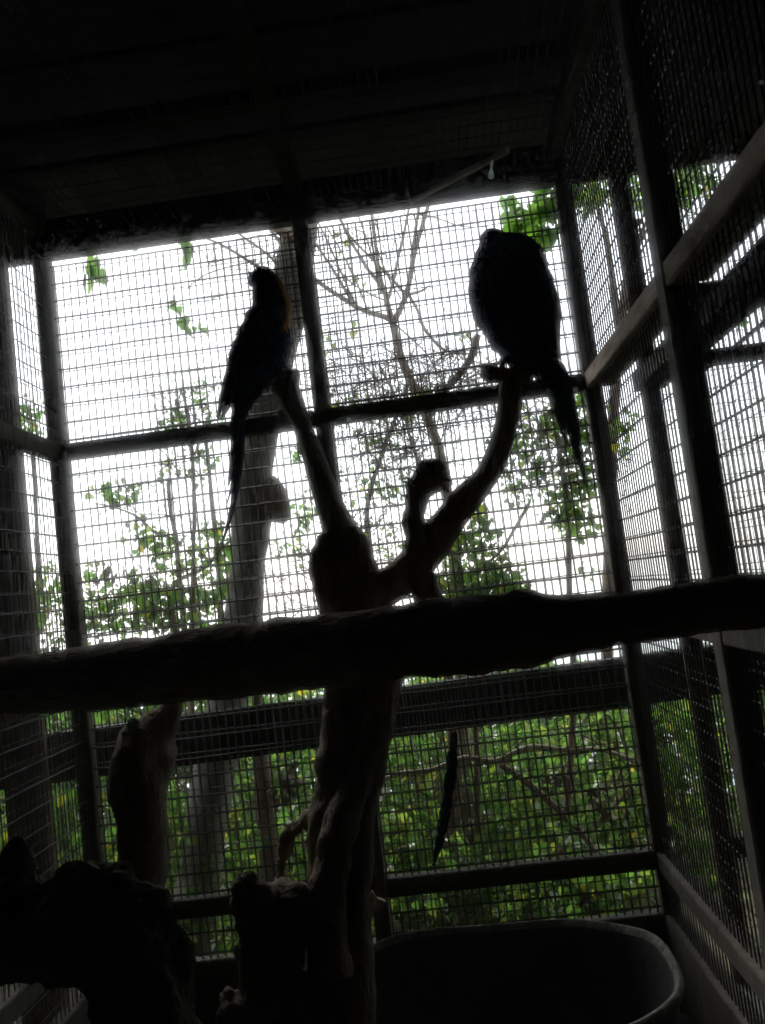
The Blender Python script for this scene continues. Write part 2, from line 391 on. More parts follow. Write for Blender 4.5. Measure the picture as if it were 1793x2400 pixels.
# ---- back wall
bw = thing('cage_back_wall', 'back wall of the cage, dark timber posts and rails holding welded wire mesh', 'cage wall', (0, YB, 0))
for (x0, x1) in ((XL - .054, XL), (-.338, -.284), (XR, XR + .056)):
    box('post', M['timber'], bw, x0, x1, YB, YB + .05, .06, 2.831)
for k in ('mid', 'low', 'bottom', 'sill'):
    z0, z1 = ZR[k]
    for (x0, x1) in ((XL, -.338), (-.284, XR)):
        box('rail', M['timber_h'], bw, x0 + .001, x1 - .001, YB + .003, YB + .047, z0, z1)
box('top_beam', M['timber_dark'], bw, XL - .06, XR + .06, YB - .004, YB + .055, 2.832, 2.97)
wiregrid('wire_mesh', (XL, YB + .026, .1), (1, 0, 0), (0, 0, 1), XR - XL, 2.7, SU, SV, .0058, .0076, M['wire'], bw, phase=(.012, .03))
wiregrid('fine_wire_mesh', (XL, YB + .040, .1), (1, 0, 0), (0, 0, 1), XR - XL, 2.7, SU * 1.03, SV * .985, .0024, .0042, M['wire_thin'], bw, phase=(.02, .058))
wiregrid('mesh_patch', (-.285, YB + .034, 2.12), (1, 0, 0), (0, 0, 1), .145, .66, SU * .82, SV, .003, .005, M['wire'], bw, phase=(.004, .012))
wiregrid('mesh_patch', (-.555, YB + .034, 2.12), (1, 0, 0), (0, 0, 1), .22, .66, SU * .82, SV, .0020, .003, M['wire'], bw, phase=(.004, .012))
# ---- right wall
rw = thing('cage_side_wall', 'right wall of the cage, with a rusty rail toned pale as if lit, rising to the upper corner', 'cage wall', (XR, 0, 0))
posts_r = [(1.83, 1.89), (.78, .842)]
for (y0, y1) in posts_r: box('post', M['timber'], rw, XR, XR + .062, y0, y1, .06, 3.10)
for k in ('mid', 'low', 'bottom', 'sill'):
    z0, z1 = ZR[k]; ex = .055 if k != 'mid' else .10
    for (y0, y1) in ((.45, .78), (.842, 1.83), (1.89, YB)):
        box('rail', M['timber_lit'] if k == 'mid' else M['timber'], rw, XR + .003, XR + ex, y0 + .001, y1 - .002, z0, z1)
box('top_rail', M['timber'], rw, XR - .012, XR + .05, .45, YB - .01, 2.905, 2.955)
wiregrid('wire_mesh', (XR + .022, .45, .1), (0, 1, 0), (0, 0, 1), YB - .45, 2.8, SU, SV, .0048, .0062, M['wire'], rw)
wiregrid('fine_wire_mesh', (XR + .040, .45, .1), (0, 1, 0), (0, 0, 1), YB - .45, 2.8, SU * 1.03, SV * .985, .0020, .003, M['wire_thin'], rw, phase=(.01, .03))
# ---- left wall
lw = thing('cage_side_wall', 'left wall of the cage, wire mesh on a grey rail meeting the left corner post', 'cage wall', (XL, 0, 0))
for (y0, y1) in posts_r: box('post', M['timber'], lw, XL - .062, XL, y0, y1, .06, 3.10)
for k in ('mid', 'low', 'bottom', 'sill'):
    z0, z1 = ZR[k]
    for (y0, y1) in ((.45, .78), (.842, 1.83), (1.89, YB)):
        box('rail', M['timber'], lw, XL - .055, XL - .003, y0 + .001, y1 - .002, z0, z1)
box('top_rail', M['timber'], lw, XL - .05, XL + .012, .45, YB - .01, 2.905, 2.955)
wiregrid('wire_mesh', (XL - .022, .45, .1), (0, 1, 0), (0, 0, 1), YB - .45, 2.8, SU, SV, .0044, .0056, M['wire'], lw)
wiregrid('fine_wire_mesh', (XL - .040, .45, .1), (0, 1, 0), (0, 0, 1), YB - .45, 2.8, SU * .72, SV * .985, .0028, .003, M['wire_thin'], lw, phase=(.01, .03))
# ---- roof with wire ceiling
RS = .087
rf = thing('cage_roof', 'dark roof with sagging wire ceiling and cross battens over the cage', 'roof', (0, 0, 2.9))
def roofz(y, base=3.06): return base + RS * (3.25 - y)
V = []; F = []; nx = 90
for i in range(nx + 1):
    x = -4 + 8.6 * i / nx; dz = .012 * math.sin(i * PI)
    for (y, up) in ((-3.2, 0), (3.25, 0), (3.25, .02), (-3.2, .02)): V.append((x, y, roofz(y) + (.014 if i % 2 else 0) + up))
for i in range(nx):
    for j in range(4): a, b = i * 4 + j, i * 4 + (j + 1) % 4; F.append((a, b, b + 4, a + 4))
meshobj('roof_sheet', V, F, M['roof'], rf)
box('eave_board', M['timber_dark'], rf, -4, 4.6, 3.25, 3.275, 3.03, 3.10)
def joist(name, x0, x1, y0, y1, base, h, m):
    v = []
    for (x, y) in ((x0, y0), (x1, y0), (x1, y1), (x0, y1)):
        z = base + RS * (YB - y)
        v += [(x, y, z), (x, y, z + h)]
    return meshobj(name, v, [(0, 2, 4, 6), (7, 5, 3, 1), (0, 1, 3, 2), (2, 3, 5, 4), (4, 5, 7, 6), (6, 7, 1, 0)], m, rf)
for (x0, x1) in ((-.338, -.284), (XL - .05, XL + .014), (XR - .014, XR + .05)):
    joist('joist', x0, x1, .45, YB - .006, 2.905 if x0 == -.338 else 2.957, .10, M['timber_dark'])
for y0 in (2.28, 1.75, 1.2, .7):
    joist('batten', XL + .015, -.339, y0, y0 + .05, 2.912, .045, M['timber_dark']); joist('batten', -.283, XR - .015, y0, y0 + .05, 2.912, .045, M['timber_dark'])
for y0 in (2.43, 2.02): joist('batten', XL + .015, -.339, y0, y0 + .018, 2.906, .02, M['timber_dark']); joist('batten', -.283, XR - .015, y0, y0 + .018, 2.906, .02, M['timber_dark'])
for (x0, x1) in ((XL + .014, -.339), (-.283, XR - .014)):
    wiregrid('ceiling_mesh', (x0, YB - .01, 2.898), (1, 0, 0), (0, -1, RS), x1 - x0, 2.3, SU, SV, .003, .003, M['wire_shade'], rf, phase=(.01, .02))
# ---- viewing window and dark shelter the photo is taken from
vw = thing('viewing_window', 'dusty clear glass viewing window in the front of the cage', 'window', (0, .42, 0))
cg = bpy.data.materials.new('clear_glass_back'); cg.use_nodes = True; cn = cg.node_tree; cn.nodes.clear()
ct_ = cn.nodes.new('ShaderNodeBsdfTransparent'); co_ = cn.nodes.new('ShaderNodeOutputMaterial'); cn.links.new(ct_.outputs[0], co_.inputs[0])
meshobj('pane', [(x, y, z) for y in (.418, .424) for (x, z) in ((-1.2, .5), (.5, .5), (.5, 2.5), (-1.2, 2.5))],
        [(0, 1, 2, 3), (7, 6, 5, 4), (0, 4, 5, 1), (1, 5, 6, 2), (2, 6, 7, 3), (3, 7, 4, 0)], None, vw, False, [M['glass'], cg], [0, 1, 1, 1, 1, 1])
for (x0, x1, z0, z1) in ((-1.3, -1.2, .06, 3.30), (.5, .66, .06, 3.30)): box('window_frame', M['shelter'], vw, x0, x1, .39, .45, z0, z1)
box('board', M['shelter'], vw, -1.199, .499, .392, .448, .06, .5); box('board', M['shelter'], vw, -1.199, .499, .392, .448, 2.5, 3.30)
sh = thing('visitor_shelter', 'dark timber visitor shelter around the viewing window', 'building', (0, -1, 0))
YS = -2.18
box('back_board', M['shelter'], sh, -4, 4.6, YS - .05, YS, 0, 3.525, c=.0005)
for (x0, x1) in ((-2.0, -1.95), (1.75, 1.8)):        # side boards on the roof slope, run on beside cage unseen to block light
    v = [(x, y, z) for x in (x0, x1) for (y, z) in ((YS, 0), (2.8, 0), (2.8, roofz(2.8) - .003), (YS, roofz(YS) - .003))]
    meshobj('light_block_side_board', v, [(3, 2, 1, 0), (4, 5, 6, 7), (0, 1, 5, 4), (1, 2, 6, 5), (2, 3, 7, 6), (3, 0, 4, 7)], M['shelter'], sh)
box('front_board', M['shelter'], sh, -1.949, -1.301, .40, .44, 0, 3.30, c=.001); box('front_board', M['shelter'], sh, .661, 1.749, .40, .44, 0, 3.30, c=.001)
box('shelter_floor', M['shelter'], sh, -1.949, 1.749, YS, .39, .061, .07, c=.001)

# ---- outside timber: guard beam, outer posts, neighbouring cage
pA0, pA1 = P(200, 1709, 3.10), P(1450, 1543, 3.22); pB0, pB1 = P(200, 1826, 3.10), P(1450, 1655, 3.22)
dirv = (pA1 - pA0).normalized()
e0, e1 = pA0 - dirv * 1.6, pA0 + dirv * 4.2
hgt = (pA0.z - pB0.z); nrm = Vector((-dirv.y, dirv.x, 0)).normalized()
V = []
for p in (e0, e1):
    for (a_, z_) in ((0, 0), (.055, 0), (.055, -hgt), (0, -hgt)): V.append(p + nrm * a_ + Vector((0, 0, z_)))
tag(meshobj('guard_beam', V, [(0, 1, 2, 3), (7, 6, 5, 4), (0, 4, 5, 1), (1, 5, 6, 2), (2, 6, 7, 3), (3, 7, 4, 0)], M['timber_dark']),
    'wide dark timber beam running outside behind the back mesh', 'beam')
box_o = tag(box('outer_post', M['post_out'], None, -1.62, -1.47, 2.94, 3.0, -.05, 3.07), 'broad dark post outside the left mesh wall', 'post')
tag(box('outer_post', M['post_out'], None, .826, .886, 2.95, 2.985, -.05, 3.07), 'brown timber post outside the right mesh wall', 'post')
nb = thing('neighbouring_cage', 'neighbouring cage of dark rails and mesh seen through the right wall', 'cage', (1.6, 2, 0))
box('rail', M['timber_dark'], nb, .79, .90, .5, 2.949, 2.085, 2.15)
box('rail', M['timber_dark'], nb, .89, 3.6, 2.94, 2.99, 2.148, 2.203)
box('rail', M['timber_dark'], nb, .89, 3.6, 2.94, 2.99, 1.30, 1.36)
box('rail', M['timber_dark'], nb, .89, 3.6, 2.94, 2.99, .46, .53)
box('board', M['timber_dark'], nb, .89, 3.6, 2.945, 2.985, 2.335, 2.45)
for x in (1.55, 2.4): box('post', M['timber_dark'], nb, x, x + .055, 2.935, 2.995, -.05, 3.05)
wiregrid('wire_mesh', (.89, 2.965, .1), (1, 0, 0), (0, 0, 1), 2.4, 2.9, SU, SV, .0026, .0036, M['wire'], nb)
wiregrid('side_mesh', (.84, .6, .1), (0, 1, 0), (0, 0, 1), 1.9, 2.9, SU * 1.05, SV, .0022, .003, M['wire'], nb)
ns = thing('neighbouring_cage', 'neighbouring cage mesh seen through the left wall beyond the broad post', 'cage', (-2, 2, 0))
wiregrid('wire_mesh', (-3.6, 2.965, .1), (1, 0, 0), (0, 0, 1), 1.94, 2.9, SU, SV, .0026, .0036, M['wire'], ns)
box('rail', M['timber_dark'], ns, -3.6, -1.67, 2.94, 2.99, 2.085, 2.15)

# ================================================================== PERCHES
lg = [(-200, 1634, 66), (0, 1609, 67), (150, 1595, 73), (300, 1579, 79), (500, 1553, 85), (700, 1532, 86), (900, 1510, 86), (1080, 1490, 91), (1220, 1474, 90), (1330, 1466, 72), (1450, 1452, 58), (1600, 1432, 60), (1720, 1414, 62), (1880, 1396, 58)]
pts = []
for (x, y, r) in lg:
    X = (x - 900) / 1000.0
    Y = 1.62 - .20 * X
    pts.append((P(x, y, Y), S(r, Y), 1.0))
tag(gnarl(branch('perch_log', pts, M['bark_log'], None, 32, .014, nz=.12, nf=9, lump=.05, lf=9), .007, .02), 'thick worn log lying across the whole cage in front of the perch tree', 'log')

pt = thing('perch_tree', 'dead forked perch tree whose limbs carry the two macaws', 'tree', (-.38, 1.8, .06))
trunk = [(790, 2620, 110), (790, 2480, 95), (790, 2360, 78), (785, 2230, 72), (788, 2100, 74), (792, 1960, 76), (805, 1830, 66), (812, 1700, 60), (815, 1560, 62), (818, 1440, 70), (811, 1360, 68), (806, 1290, 62), (798, 1240, 46)]
tp = []
for i, (x, y, r) in enumerate(trunk):
    Y = 1.80 + .20 * min(1, max(0, (2400 - y) / 1100)); tp.append((P(x, y, Y), S(r, Y), .9))
gnarl(branch('trunk', tp, M['bark_dead'], pt, 36, .016, nz=.34, nf=5, lump=.16, lf=9), .022, .05)
gnarl(branch('stem', px([(912, 1560, 36), (900, 1620, 34), (872, 1730, 33), (840, 1830, 33), (800, 1930, 36), (772, 2030, 40), (762, 2150, 44), (770, 2300, 50)], 1.90, -.16), M['bark_dead'], pt, 20, .016, nz=.3, nf=6, lump=.14, lf=10), .022, .05)
# second stem twisted against the trunk
st = [(900, 1560, 40), (910, 1600, 36), (890, 1700, 34), (868, 1800, 34), (848, 1900, 36), (836, 2020, 38), (830, 2150, 40), (838, 2300, 40), (850, 2480, 44)]
gnarl(branch('stem', px(st, 1.93, -.14), M['bark_dead'], pt, 16, .02, nz=.16, nf=6, lump=.12, lf=9), .022, .05)
limb_ = branch('branch', px([(815, 1310, 58), (803, 1262, 48), (790, 1222, 40), (764, 1165, 33), (745, 1110, 29), (731, 1065, 27), (714, 1015, 25), (699, 975, 26), (683, 942, 30), (672, 915, 31), (662, 892, 28), (656, 882, 14)], 2.0, .17), M['bark_limb_lit'], pt, 18, .018, nz=.14, nf=7, lump=.14, lf=14)
branch('stub', px([(682, 945, 14), (688, 915, 14), (691, 890, 13), (692, 872, 11), (692, 864, 5)], 2.15), M['bark_limb_lit'], limb_, 12, .012, nz=.15, lump=.15, lf=20)
branch('knot', px([(668, 962, 12), (661, 972, 12), (656, 978, 6)], 2.13), M['bark_limb_lit'], limb_, 10, .01, nz=.15, lump=.2, lf=30)
limb_ = branch('branch', px([(810, 1420, 56), (870, 1392, 47), (935, 1360, 44), (1000, 1292, 44), (1045, 1228, 40), (1086, 1176, 35), (1138, 1118, 31), (1170, 1052, 28), (1189, 985, 26), (1197, 925, 27), (1199, 890, 25), (1200, 872, 16)], 1.98, -.03), M['bark_limb_lit'], pt, 20, .018, nz=.13, nf=7, lump=.12, lf=12)
branch('stub', px([(1134, 860, 8), (1140, 868, 18), (1155, 878, 20), (1180, 880, 20), (1210, 884, 19), (1236, 886, 17), (1250, 888, 9)], 1.95), M['bark_limb_lit'], limb_, 14, .012, nz=.15, lump=.2, lf=25)
limb_ = gnarl(branch('branch', px([(1012, 1430, 34), (1000, 1380, 30), (984, 1310, 33), (974, 1245, 28), (972, 1200, 26), (978, 1165, 30), (990, 1135, 34), (1000, 1105, 32), (1006, 1086, 22), (1008, 1078, 8)], 1.94, .02), M['bark_limb_lit'], pt, 18, .016, nz=.16, nf=7, lump=.22, lf=18), .02, .03)
gnarl(branch('knot', px([(966, 1150, 12), (985, 1140, 30), (1005, 1122, 38), (1022, 1108, 36), (1035, 1120, 28), (1040, 1138, 20), (1040, 1150, 8)], 1.95), M['bark_limb_lit'], limb_, 16, .010, nz=.2, lump=.25, lf=22), .02, .03)
branch('knot', px([(965, 1120, 8), (962, 1140, 10), (965, 1165, 12)], 1.945), M['bark_limb_lit'], limb_, 10, .01, nz=.2)
gnarl(branch('root', px([(700, 2520, 110), (660, 2400, 90), (640, 2280, 72), (618, 2180, 62), (590, 2120, 48), (580, 2075, 36), (574, 2052, 28), (566, 2040, 12)], 1.72), M['bark_root'], pt, 20, .016, nz=.25, lump=.3, lf=14), .045, .03)
gnarl(branch('root', px([(740, 2200, 60), (690, 2120, 50), (640, 2110, 44), (600, 2130, 30)], 1.76), M['bark_root'], pt, 16, .016, nz=.25, lump=.3, lf=14), .045, .03)
gnarl(branch('root', px([(560, 2500, 40), (548, 2400, 38), (545, 2350, 34), (552, 2318, 18)], 1.68), M['bark_root'], pt, 14, .014, nz=.25, lump=.3, lf=18), .045, .03)
gnarl(branch('root', px([(860, 2110, 30), (885, 2120, 16), (893, 2130, 8)], 1.86), M['bark_young'], pt, 10, .01, nz=.2, lump=.2, lf=20), .045, .03)
gnarl(branch('root', px([(740, 1935, 24), (715, 1920, 20), (690, 1945, 18), (672, 1985, 16), (660, 2040, 14), (650, 2110, 14)], 1.93), M['bark_dead'], pt, 12, .014, nz=.2, lump=.2, lf=14), .045, .03)

ds = thing('dead_trunk_post', 'upright grey dead trunk standing under the log at left', 'trunk', P(330, 2300, 1.95))
gnarl(branch('trunk', px([(335, 2500, 62), (328, 2300, 58), (325, 2100, 52), (330, 2000, 56), (333, 1900, 62), (335, 1800, 76), (345, 1745, 72), (372, 1700, 44), (398, 1668, 24), (408, 1630, 22), (415, 1560, 22)], 1.93), M['bark_dead'], ds, 20, .018, nz=.2, lump=.22, lf=12), .022, .05)
gnarl(branch('knob', px([(330, 1790, 44), (318, 1735, 32), (312, 1700, 20), (308, 1688, 8)], 1.90), M['bark_root'], ds, 14, .014, nz=.25, lump=.3, lf=18), .045, .03)

def stump():
    o = thing('gnarled_stump', 'large dark gnarled root stump filling the lower left corner', 'stump', P(330, 2700, 1.35))
    mb = MB(); Y = 1.35
    for l in ([(330, 2760, 130), (330, 2500, 118), (335, 2380, 112), (320, 2280, 112), (280, 2200, 100), (265, 2130, 80), (245, 2075, 52), (232, 2052, 22)],
              [(280, 2210, 95), (180, 2190, 105), (80, 2180, 108), (-40, 2170, 110), (-160, 2160, 110)],
              [(60, 2140, 70), (40, 2080, 44), (36, 2030, 32), (30, 1985, 24), (24, 1962, 10)],
              [(240, 2090, 50), (190, 2066, 40), (160, 2052, 28), (148, 2070, 16)],
              [(300, 2140, 70), (340, 2120, 44), (375, 2140, 34), (392, 2170, 20)],
              [(360, 2230, 70), (400, 2230, 44), (425, 2280, 34), (440, 2310, 16)],
              [(240, 2080, 40), (280, 2060, 34), (310, 2052, 16)]):
        v, f, _ = loft([(P(x, y, Y), S(r, Y), 1.0) for (x, y, r) in l], 18, .02, nz=.2, nf=8, lump=.25, lf=12)
        mb.add(v, f)
    b = mb.build('root_body', M['bark_root'], o, True)
    m = b.modifiers.new('remesh', 'REMESH'); m.mode = 'VOXEL'; m.voxel_size = .009
    t = bpy.data.textures.new('gnarl', 'CLOUDS'); t.noise_scale = .035; t.noise_depth = 4
    d = b.modifiers.new('disp', 'DISPLACE'); d.texture = t; d.strength = .035; d.mid_level = .5; d.texture_coords = 'GLOBAL'
    return o
stump()

# ---- water basin
def tub():
    o = thing('water_basin', 'large dark oval basin with rim toned paler as if lit, in the lower right', 'basin', (.05, 2.24, .06))
    cx, cyy, a, b, zt = .03, 2.365, .475, .345, .43
    n = 72; prof = [(.80, .07), (.86, .08), (.93, .30), (.965, .385), (.985, .402), (1.005, .402), (1.02, .390), (1.01, .375), (.98, .36), (.90, .10), (.86, .061)]
    def ring(s, z):
        r = []
        for i in range(n):
            t = 2 * PI * i / n; e = 2 / 2.5
            r.append((cx + a * s * math.copysign(abs(math.cos(t)) ** e, math.cos(t)), cyy + b * s * math.copysign(abs(math.sin(t)) ** e, math.sin(t)), z * 1.07 + .006 * math.sin(3 * t + 1) + .003 * math.sin(7 * t)))
        return r
    def strip(name, pr, m, capi=None):
        V = []; F = []
        for (s, z) in pr: V += ring(s, z)
        for k in range(len(pr) - 1):
            for i in range(n): F.append((k * n + i, k * n + (i + 1) % n, (k + 1) * n + (i + 1) % n, (k + 1) * n + i))
        if capi is not None: F.append(tuple(capi * n + i for i in range(n)))
        return meshobj(name, V, F, m, o, True)
    strip('basin_inside', prof[:4], M['tub'], 0)
    strip('rim', prof[3:9], mat('lit_basin_rim', (.13, .13, .12), (.03, .03, .028), 14, .75, .5, 40))  # paler rim colour stands in for light catching the edge
    strip('basin_outside', prof[8:], M['tub'])
tub()

# ================================================================== MACAWS
def feather_strip(base, tip, w, bend=Vector((0, 0, 0)), nrm=Vector((0, -1, 0)), n=10, prof=None):
    """a long vane with a rounded, tapering outline and slight thickness"""
    base, tip = Vector(base), Vector(tip); ax = tip - base; si = ax.cross(nrm).normalized(); nn = si.cross(ax).normalized()
    V = []; F = []
    for i in range(n + 1):
        t = i / n
        ww = w * ((prof(t)) if prof else (min(1, t * 5 + .35) * (1 - t ** 3) ** .8 + .03))
        c = base + ax * t + bend * (4 * t * (1 - t))
        V += [c - si * ww, c + nn * .0025, c + si * ww, c - nn * .002]
    for i in range(n):
        for j in range(4):
            a, b = i * 4 + j, i * 4 + (j + 1) % 4; F.append((a, b, b + 4, a + 4))
    F += [(3, 2, 1, 0), (n * 4, n * 4 + 1, n * 4 + 2, n * 4 + 3)]
    return V, F
def plumage(name, V, q, seg, i0, i1, n, ln, mats, parent, pick, rng, lift=.35):
    """small overlapping contour feathers on a lofted body"""
    mb = MB(); fm = []
    for _ in range(n):
        i = rng.integers(i0, i1); j = rng.integers(0, seg)
        p = Vector(V[i * seg + j]); c = q[i][0]; out = (p - c).normalized()
        t = (Vector(V[min(i + 1, len(q) - 1) * seg + j]) - Vector(V[max(i - 1, 0) * seg + j])).normalized()
        p = p + t * rng.uniform(-.008, .008)
        d = (t + out * rng.uniform(.05, lift) + Vector(rng.normal(size=3)) * .12).normalized()
        L = rng.uniform(*ln); w = L * rng.uniform(.22, .32); si = d.cross(out).normalized(); b = p - out * .004
        mb.add([b, b + d * L * .45 + si * w, b + d * L, b + d * L * .45 - si * w, b + d * L * .5 + out * w * .35], [(0, 1, 4), (1, 2, 4), (2, 3, 4), (3, 0, 4)])
        fm += [pick(i, j)] * 4
    o = meshobj(name, mb.v, mb.f, None, parent, True, mats, fm)
    o['kind'] = 'stuff'
    return o
def toes(name, centre, r, parent, m, fwd=Vector((0, -1, 0)), spread=Vector((1, 0, 0))):
    """two toes forward, two back, curling over a perch below, with claws"""
    mb = MB(); c = Vector(centre)
    for (sg, k) in ((1, -.5), (1, .45), (-1, -.35), (-1, .4)):
        d = fwd * sg
        pts = [(c + Vector((0, 0, .012)), .0075), (c + d * r * .6 + spread * (k * .022) + Vector((0, 0, .008)), .0068),
               (c + d * r * 1.0 + spread * (k * .034) + Vector((0, 0, -.010)), .0060), (c + d * r * 1.05 + spread * (k * .038) + Vector((0, 0, -.028)), .0048),
               (c + d * r * .95 + spread * (k * .038) + Vector((0, 0, -.042)), .0015)]
        v, f, _ = loft(pts, 8, .006, nz=.1, nf=40); mb.add(v, f)
    return mb.build(name, m, parent, True)

def left_macaw():
    Y = 2.13; Z = .3165; N = lambda a, b: (480 + Z * a, 600 + Z * b)
    rng = np.random.default_rng(3)
    o = thing('macaw', 'slim macaw on the left limb, head raised, orange neck edge and long straight tail', 'macaw', P(650, 880, Y), 'macaws on the perch tree')
    rows = [(402, 92, 20), (408, 106, 58), (424, 142, 90), (444, 190, 107), (470, 255, 122), (490, 330, 136), (496, 410, 154), (468, 500, 180), (442, 600, 206), (416, 700, 220), (364, 800, 208), (318, 890, 172), (300, 970, 140), (282, 1050, 100), (266, 1130, 66), (258, 1210, 46), (254, 1270, 20)]
    pts = []
    for (a, b, r) in rows:
        x, y = N(a, b); k = .95 if b < 350 else .82
        yy = Y - .02 * math.sin(PI * min(1, b / 1200))
        pts.append((P(x, y, yy), S(r * Z, yy), k))
    seg = 28; V, F, q = loft(pts, seg, .012, nz=.05, nf=18, lump=.03, lf=25)
    # +X side and underside of the neck are orange-yellow
    ang = [2 * PI * (j + .5) / seg for j in range(seg)]
    def side(i, j):
        p = Vector(V[i * seg + j]); d = (p - q[i][0])
        s = d.x / max(1e-6, q[i][1])
        zt = q[i][0].z
        top = P(*N(430, 215), Y).z; low = P(*N(470, 500), Y).z
        return 1 if (s > .66 and low < zt < top) or (s > .55 and d.y > .02 and zt < top and zt > P(*N(400, 860), Y).z) else 0
    fm = []
    for i in range(len(q) - 1):
        for j in range(seg): fm.append(side(i, j))
    fm += [0, 0]
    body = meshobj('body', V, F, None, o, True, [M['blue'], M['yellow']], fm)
    n = len(q)
    plumage('contour_feathers', V, q, seg, 6, int(n * .86), 2600, (.016, .030), [M['blue'], M['yellow']], o, lambda i, j: side(i, j), rng, .16)
    # face patch, beak, eyes
    hp = P(*N(395, 165), Y); R = S(80 * Z, Y)
    for sg in (-1, 1):
        c = hp + Vector((-R * .10, sg * R * .62, 0))
        v, f, _ = loft([(c + Vector((-R * .6, 0, R * .35)), R * .12, .3), (c + Vector((-R * .35, 0, R * .1)), R * .45, .45), (c + Vector((R * .05, 0, -R * .35)), R * .5, .45), (c + Vector((R * .2, 0, -R * .8)), R * .12, .3)], 14, .006)
        meshobj('face_patch', v, f, M['face'], body, True)
        ce = hp + Vector((-R * .15, sg * R * .9, R * .25))
        v, f, _ = loft([(ce + Vector((0, 0, -.006)), .001), (ce + Vector((0, 0, -.004)), .0045), (ce, .006), (ce + Vector((0, 0, .004)), .0045), (ce + Vector((0, 0, .006)), .001)], 10, 0)
        meshobj('eye', v, f, M['beak'], body, True)
    v, f, _ = loft([(P(*N(400, 150), Y), S(40 * Z, Y), .8), (P(*N(362, 150), Y), S(38 * Z, Y), .7), (P(*N(340, 170), Y), S(26 * Z, Y), .6), (P(*N(336, 200), Y), S(15 * Z, Y), .5), (P(*N(346, 228), Y), S(4 * Z, Y), .5)], 14, .006)
    meshobj('beak', v, f, M['beak'], body, True)
    # wings: folded along the back (left) with primaries standing off at the tip
    for sg, dy in ((-1, -.055), (1, .055)):
        mb = MB()
        for k in range(9):
            t = k / 8
            b = P(*N(430 - 150 * t, 480 + 230 * t), Y + dy * (1 - .3 * t)); tip = P(*N(150 - 50 * t + (60 if k < 4 else 0), 1020 + 200 * t - (140 if k < 3 else 0)), Y + dy * .55)
            v, f = feather_strip(b, tip, .030 - .018 * t, Vector((-.012, 0, .0)), Vector((0, sg, 0)) + Vector((-.4, 0, 0)), 10); mb.add(v, f)
        mb.build('wing', M['bluewing'], o, True)
    for (a, b, ta, tb, w) in ((210, 930, 92, 1165, .008), (230, 960, 112, 1225, .008), (240, 970, 150, 1180, .007)):
        v, f = feather_strip(P(*N(a, b), Y - .03), P(*N(ta, tb), Y - .02), w, nrm=Vector((.2, -1, 0))); meshobj('wing_feather', v, f, M['yellow'] if a == 240 else M['bluewing'], o, True)
    # tail
    for (a, b, ta, tb, w, dy, bx) in ((262, 1060, 112, 2185, .010, 0, .022), (262, 1060, 180, 1960, .012, -.006, .010), (252, 1060, 172, 1720, .012, .006, .004), (272, 1060, 210, 1640, .012, .010, .004), (262, 1060, 205, 1440, .018, -.012, .0), (245, 1060, 145, 1900, .006, .008, .016)):
        v, f = feather_strip(P(*N(a, b), Y + dy), P(*N(ta, tb), Y + dy), w, Vector((bx, 0, 0)), Vector((.1, -1, 0)), 16); meshobj('tail_feather', v, f, M['bluewing'], o, True)
    # legs: orange-feathered thigh, scaly foot
    for (a, b, c, d, dy) in ((500, 760, 522, 880, -.02), (560, 740, 626, 880, .01)):
        v, f, _ = loft([(P(*N(a, b), Y + dy), S(60 * Z, Y), .9), (P(*N((a + c) / 2, (b + d) / 2), Y + dy), S((34 if a == 500 else 12) * Z, Y), .9), (P(*N(c, d), Y + dy), S(13 * Z, Y), 1)], 12, .01, nz=.1)
        lego = meshobj('leg', v, f, M['yellow'] if a == 500 else M['blue'], o, True)
        toes('foot', P(*N(c, d + 12), Y + dy), .022, lego, M['foot'], Vector((0, -1, 0)), Vector((1, 0, 0)))
    return o
left_macaw()

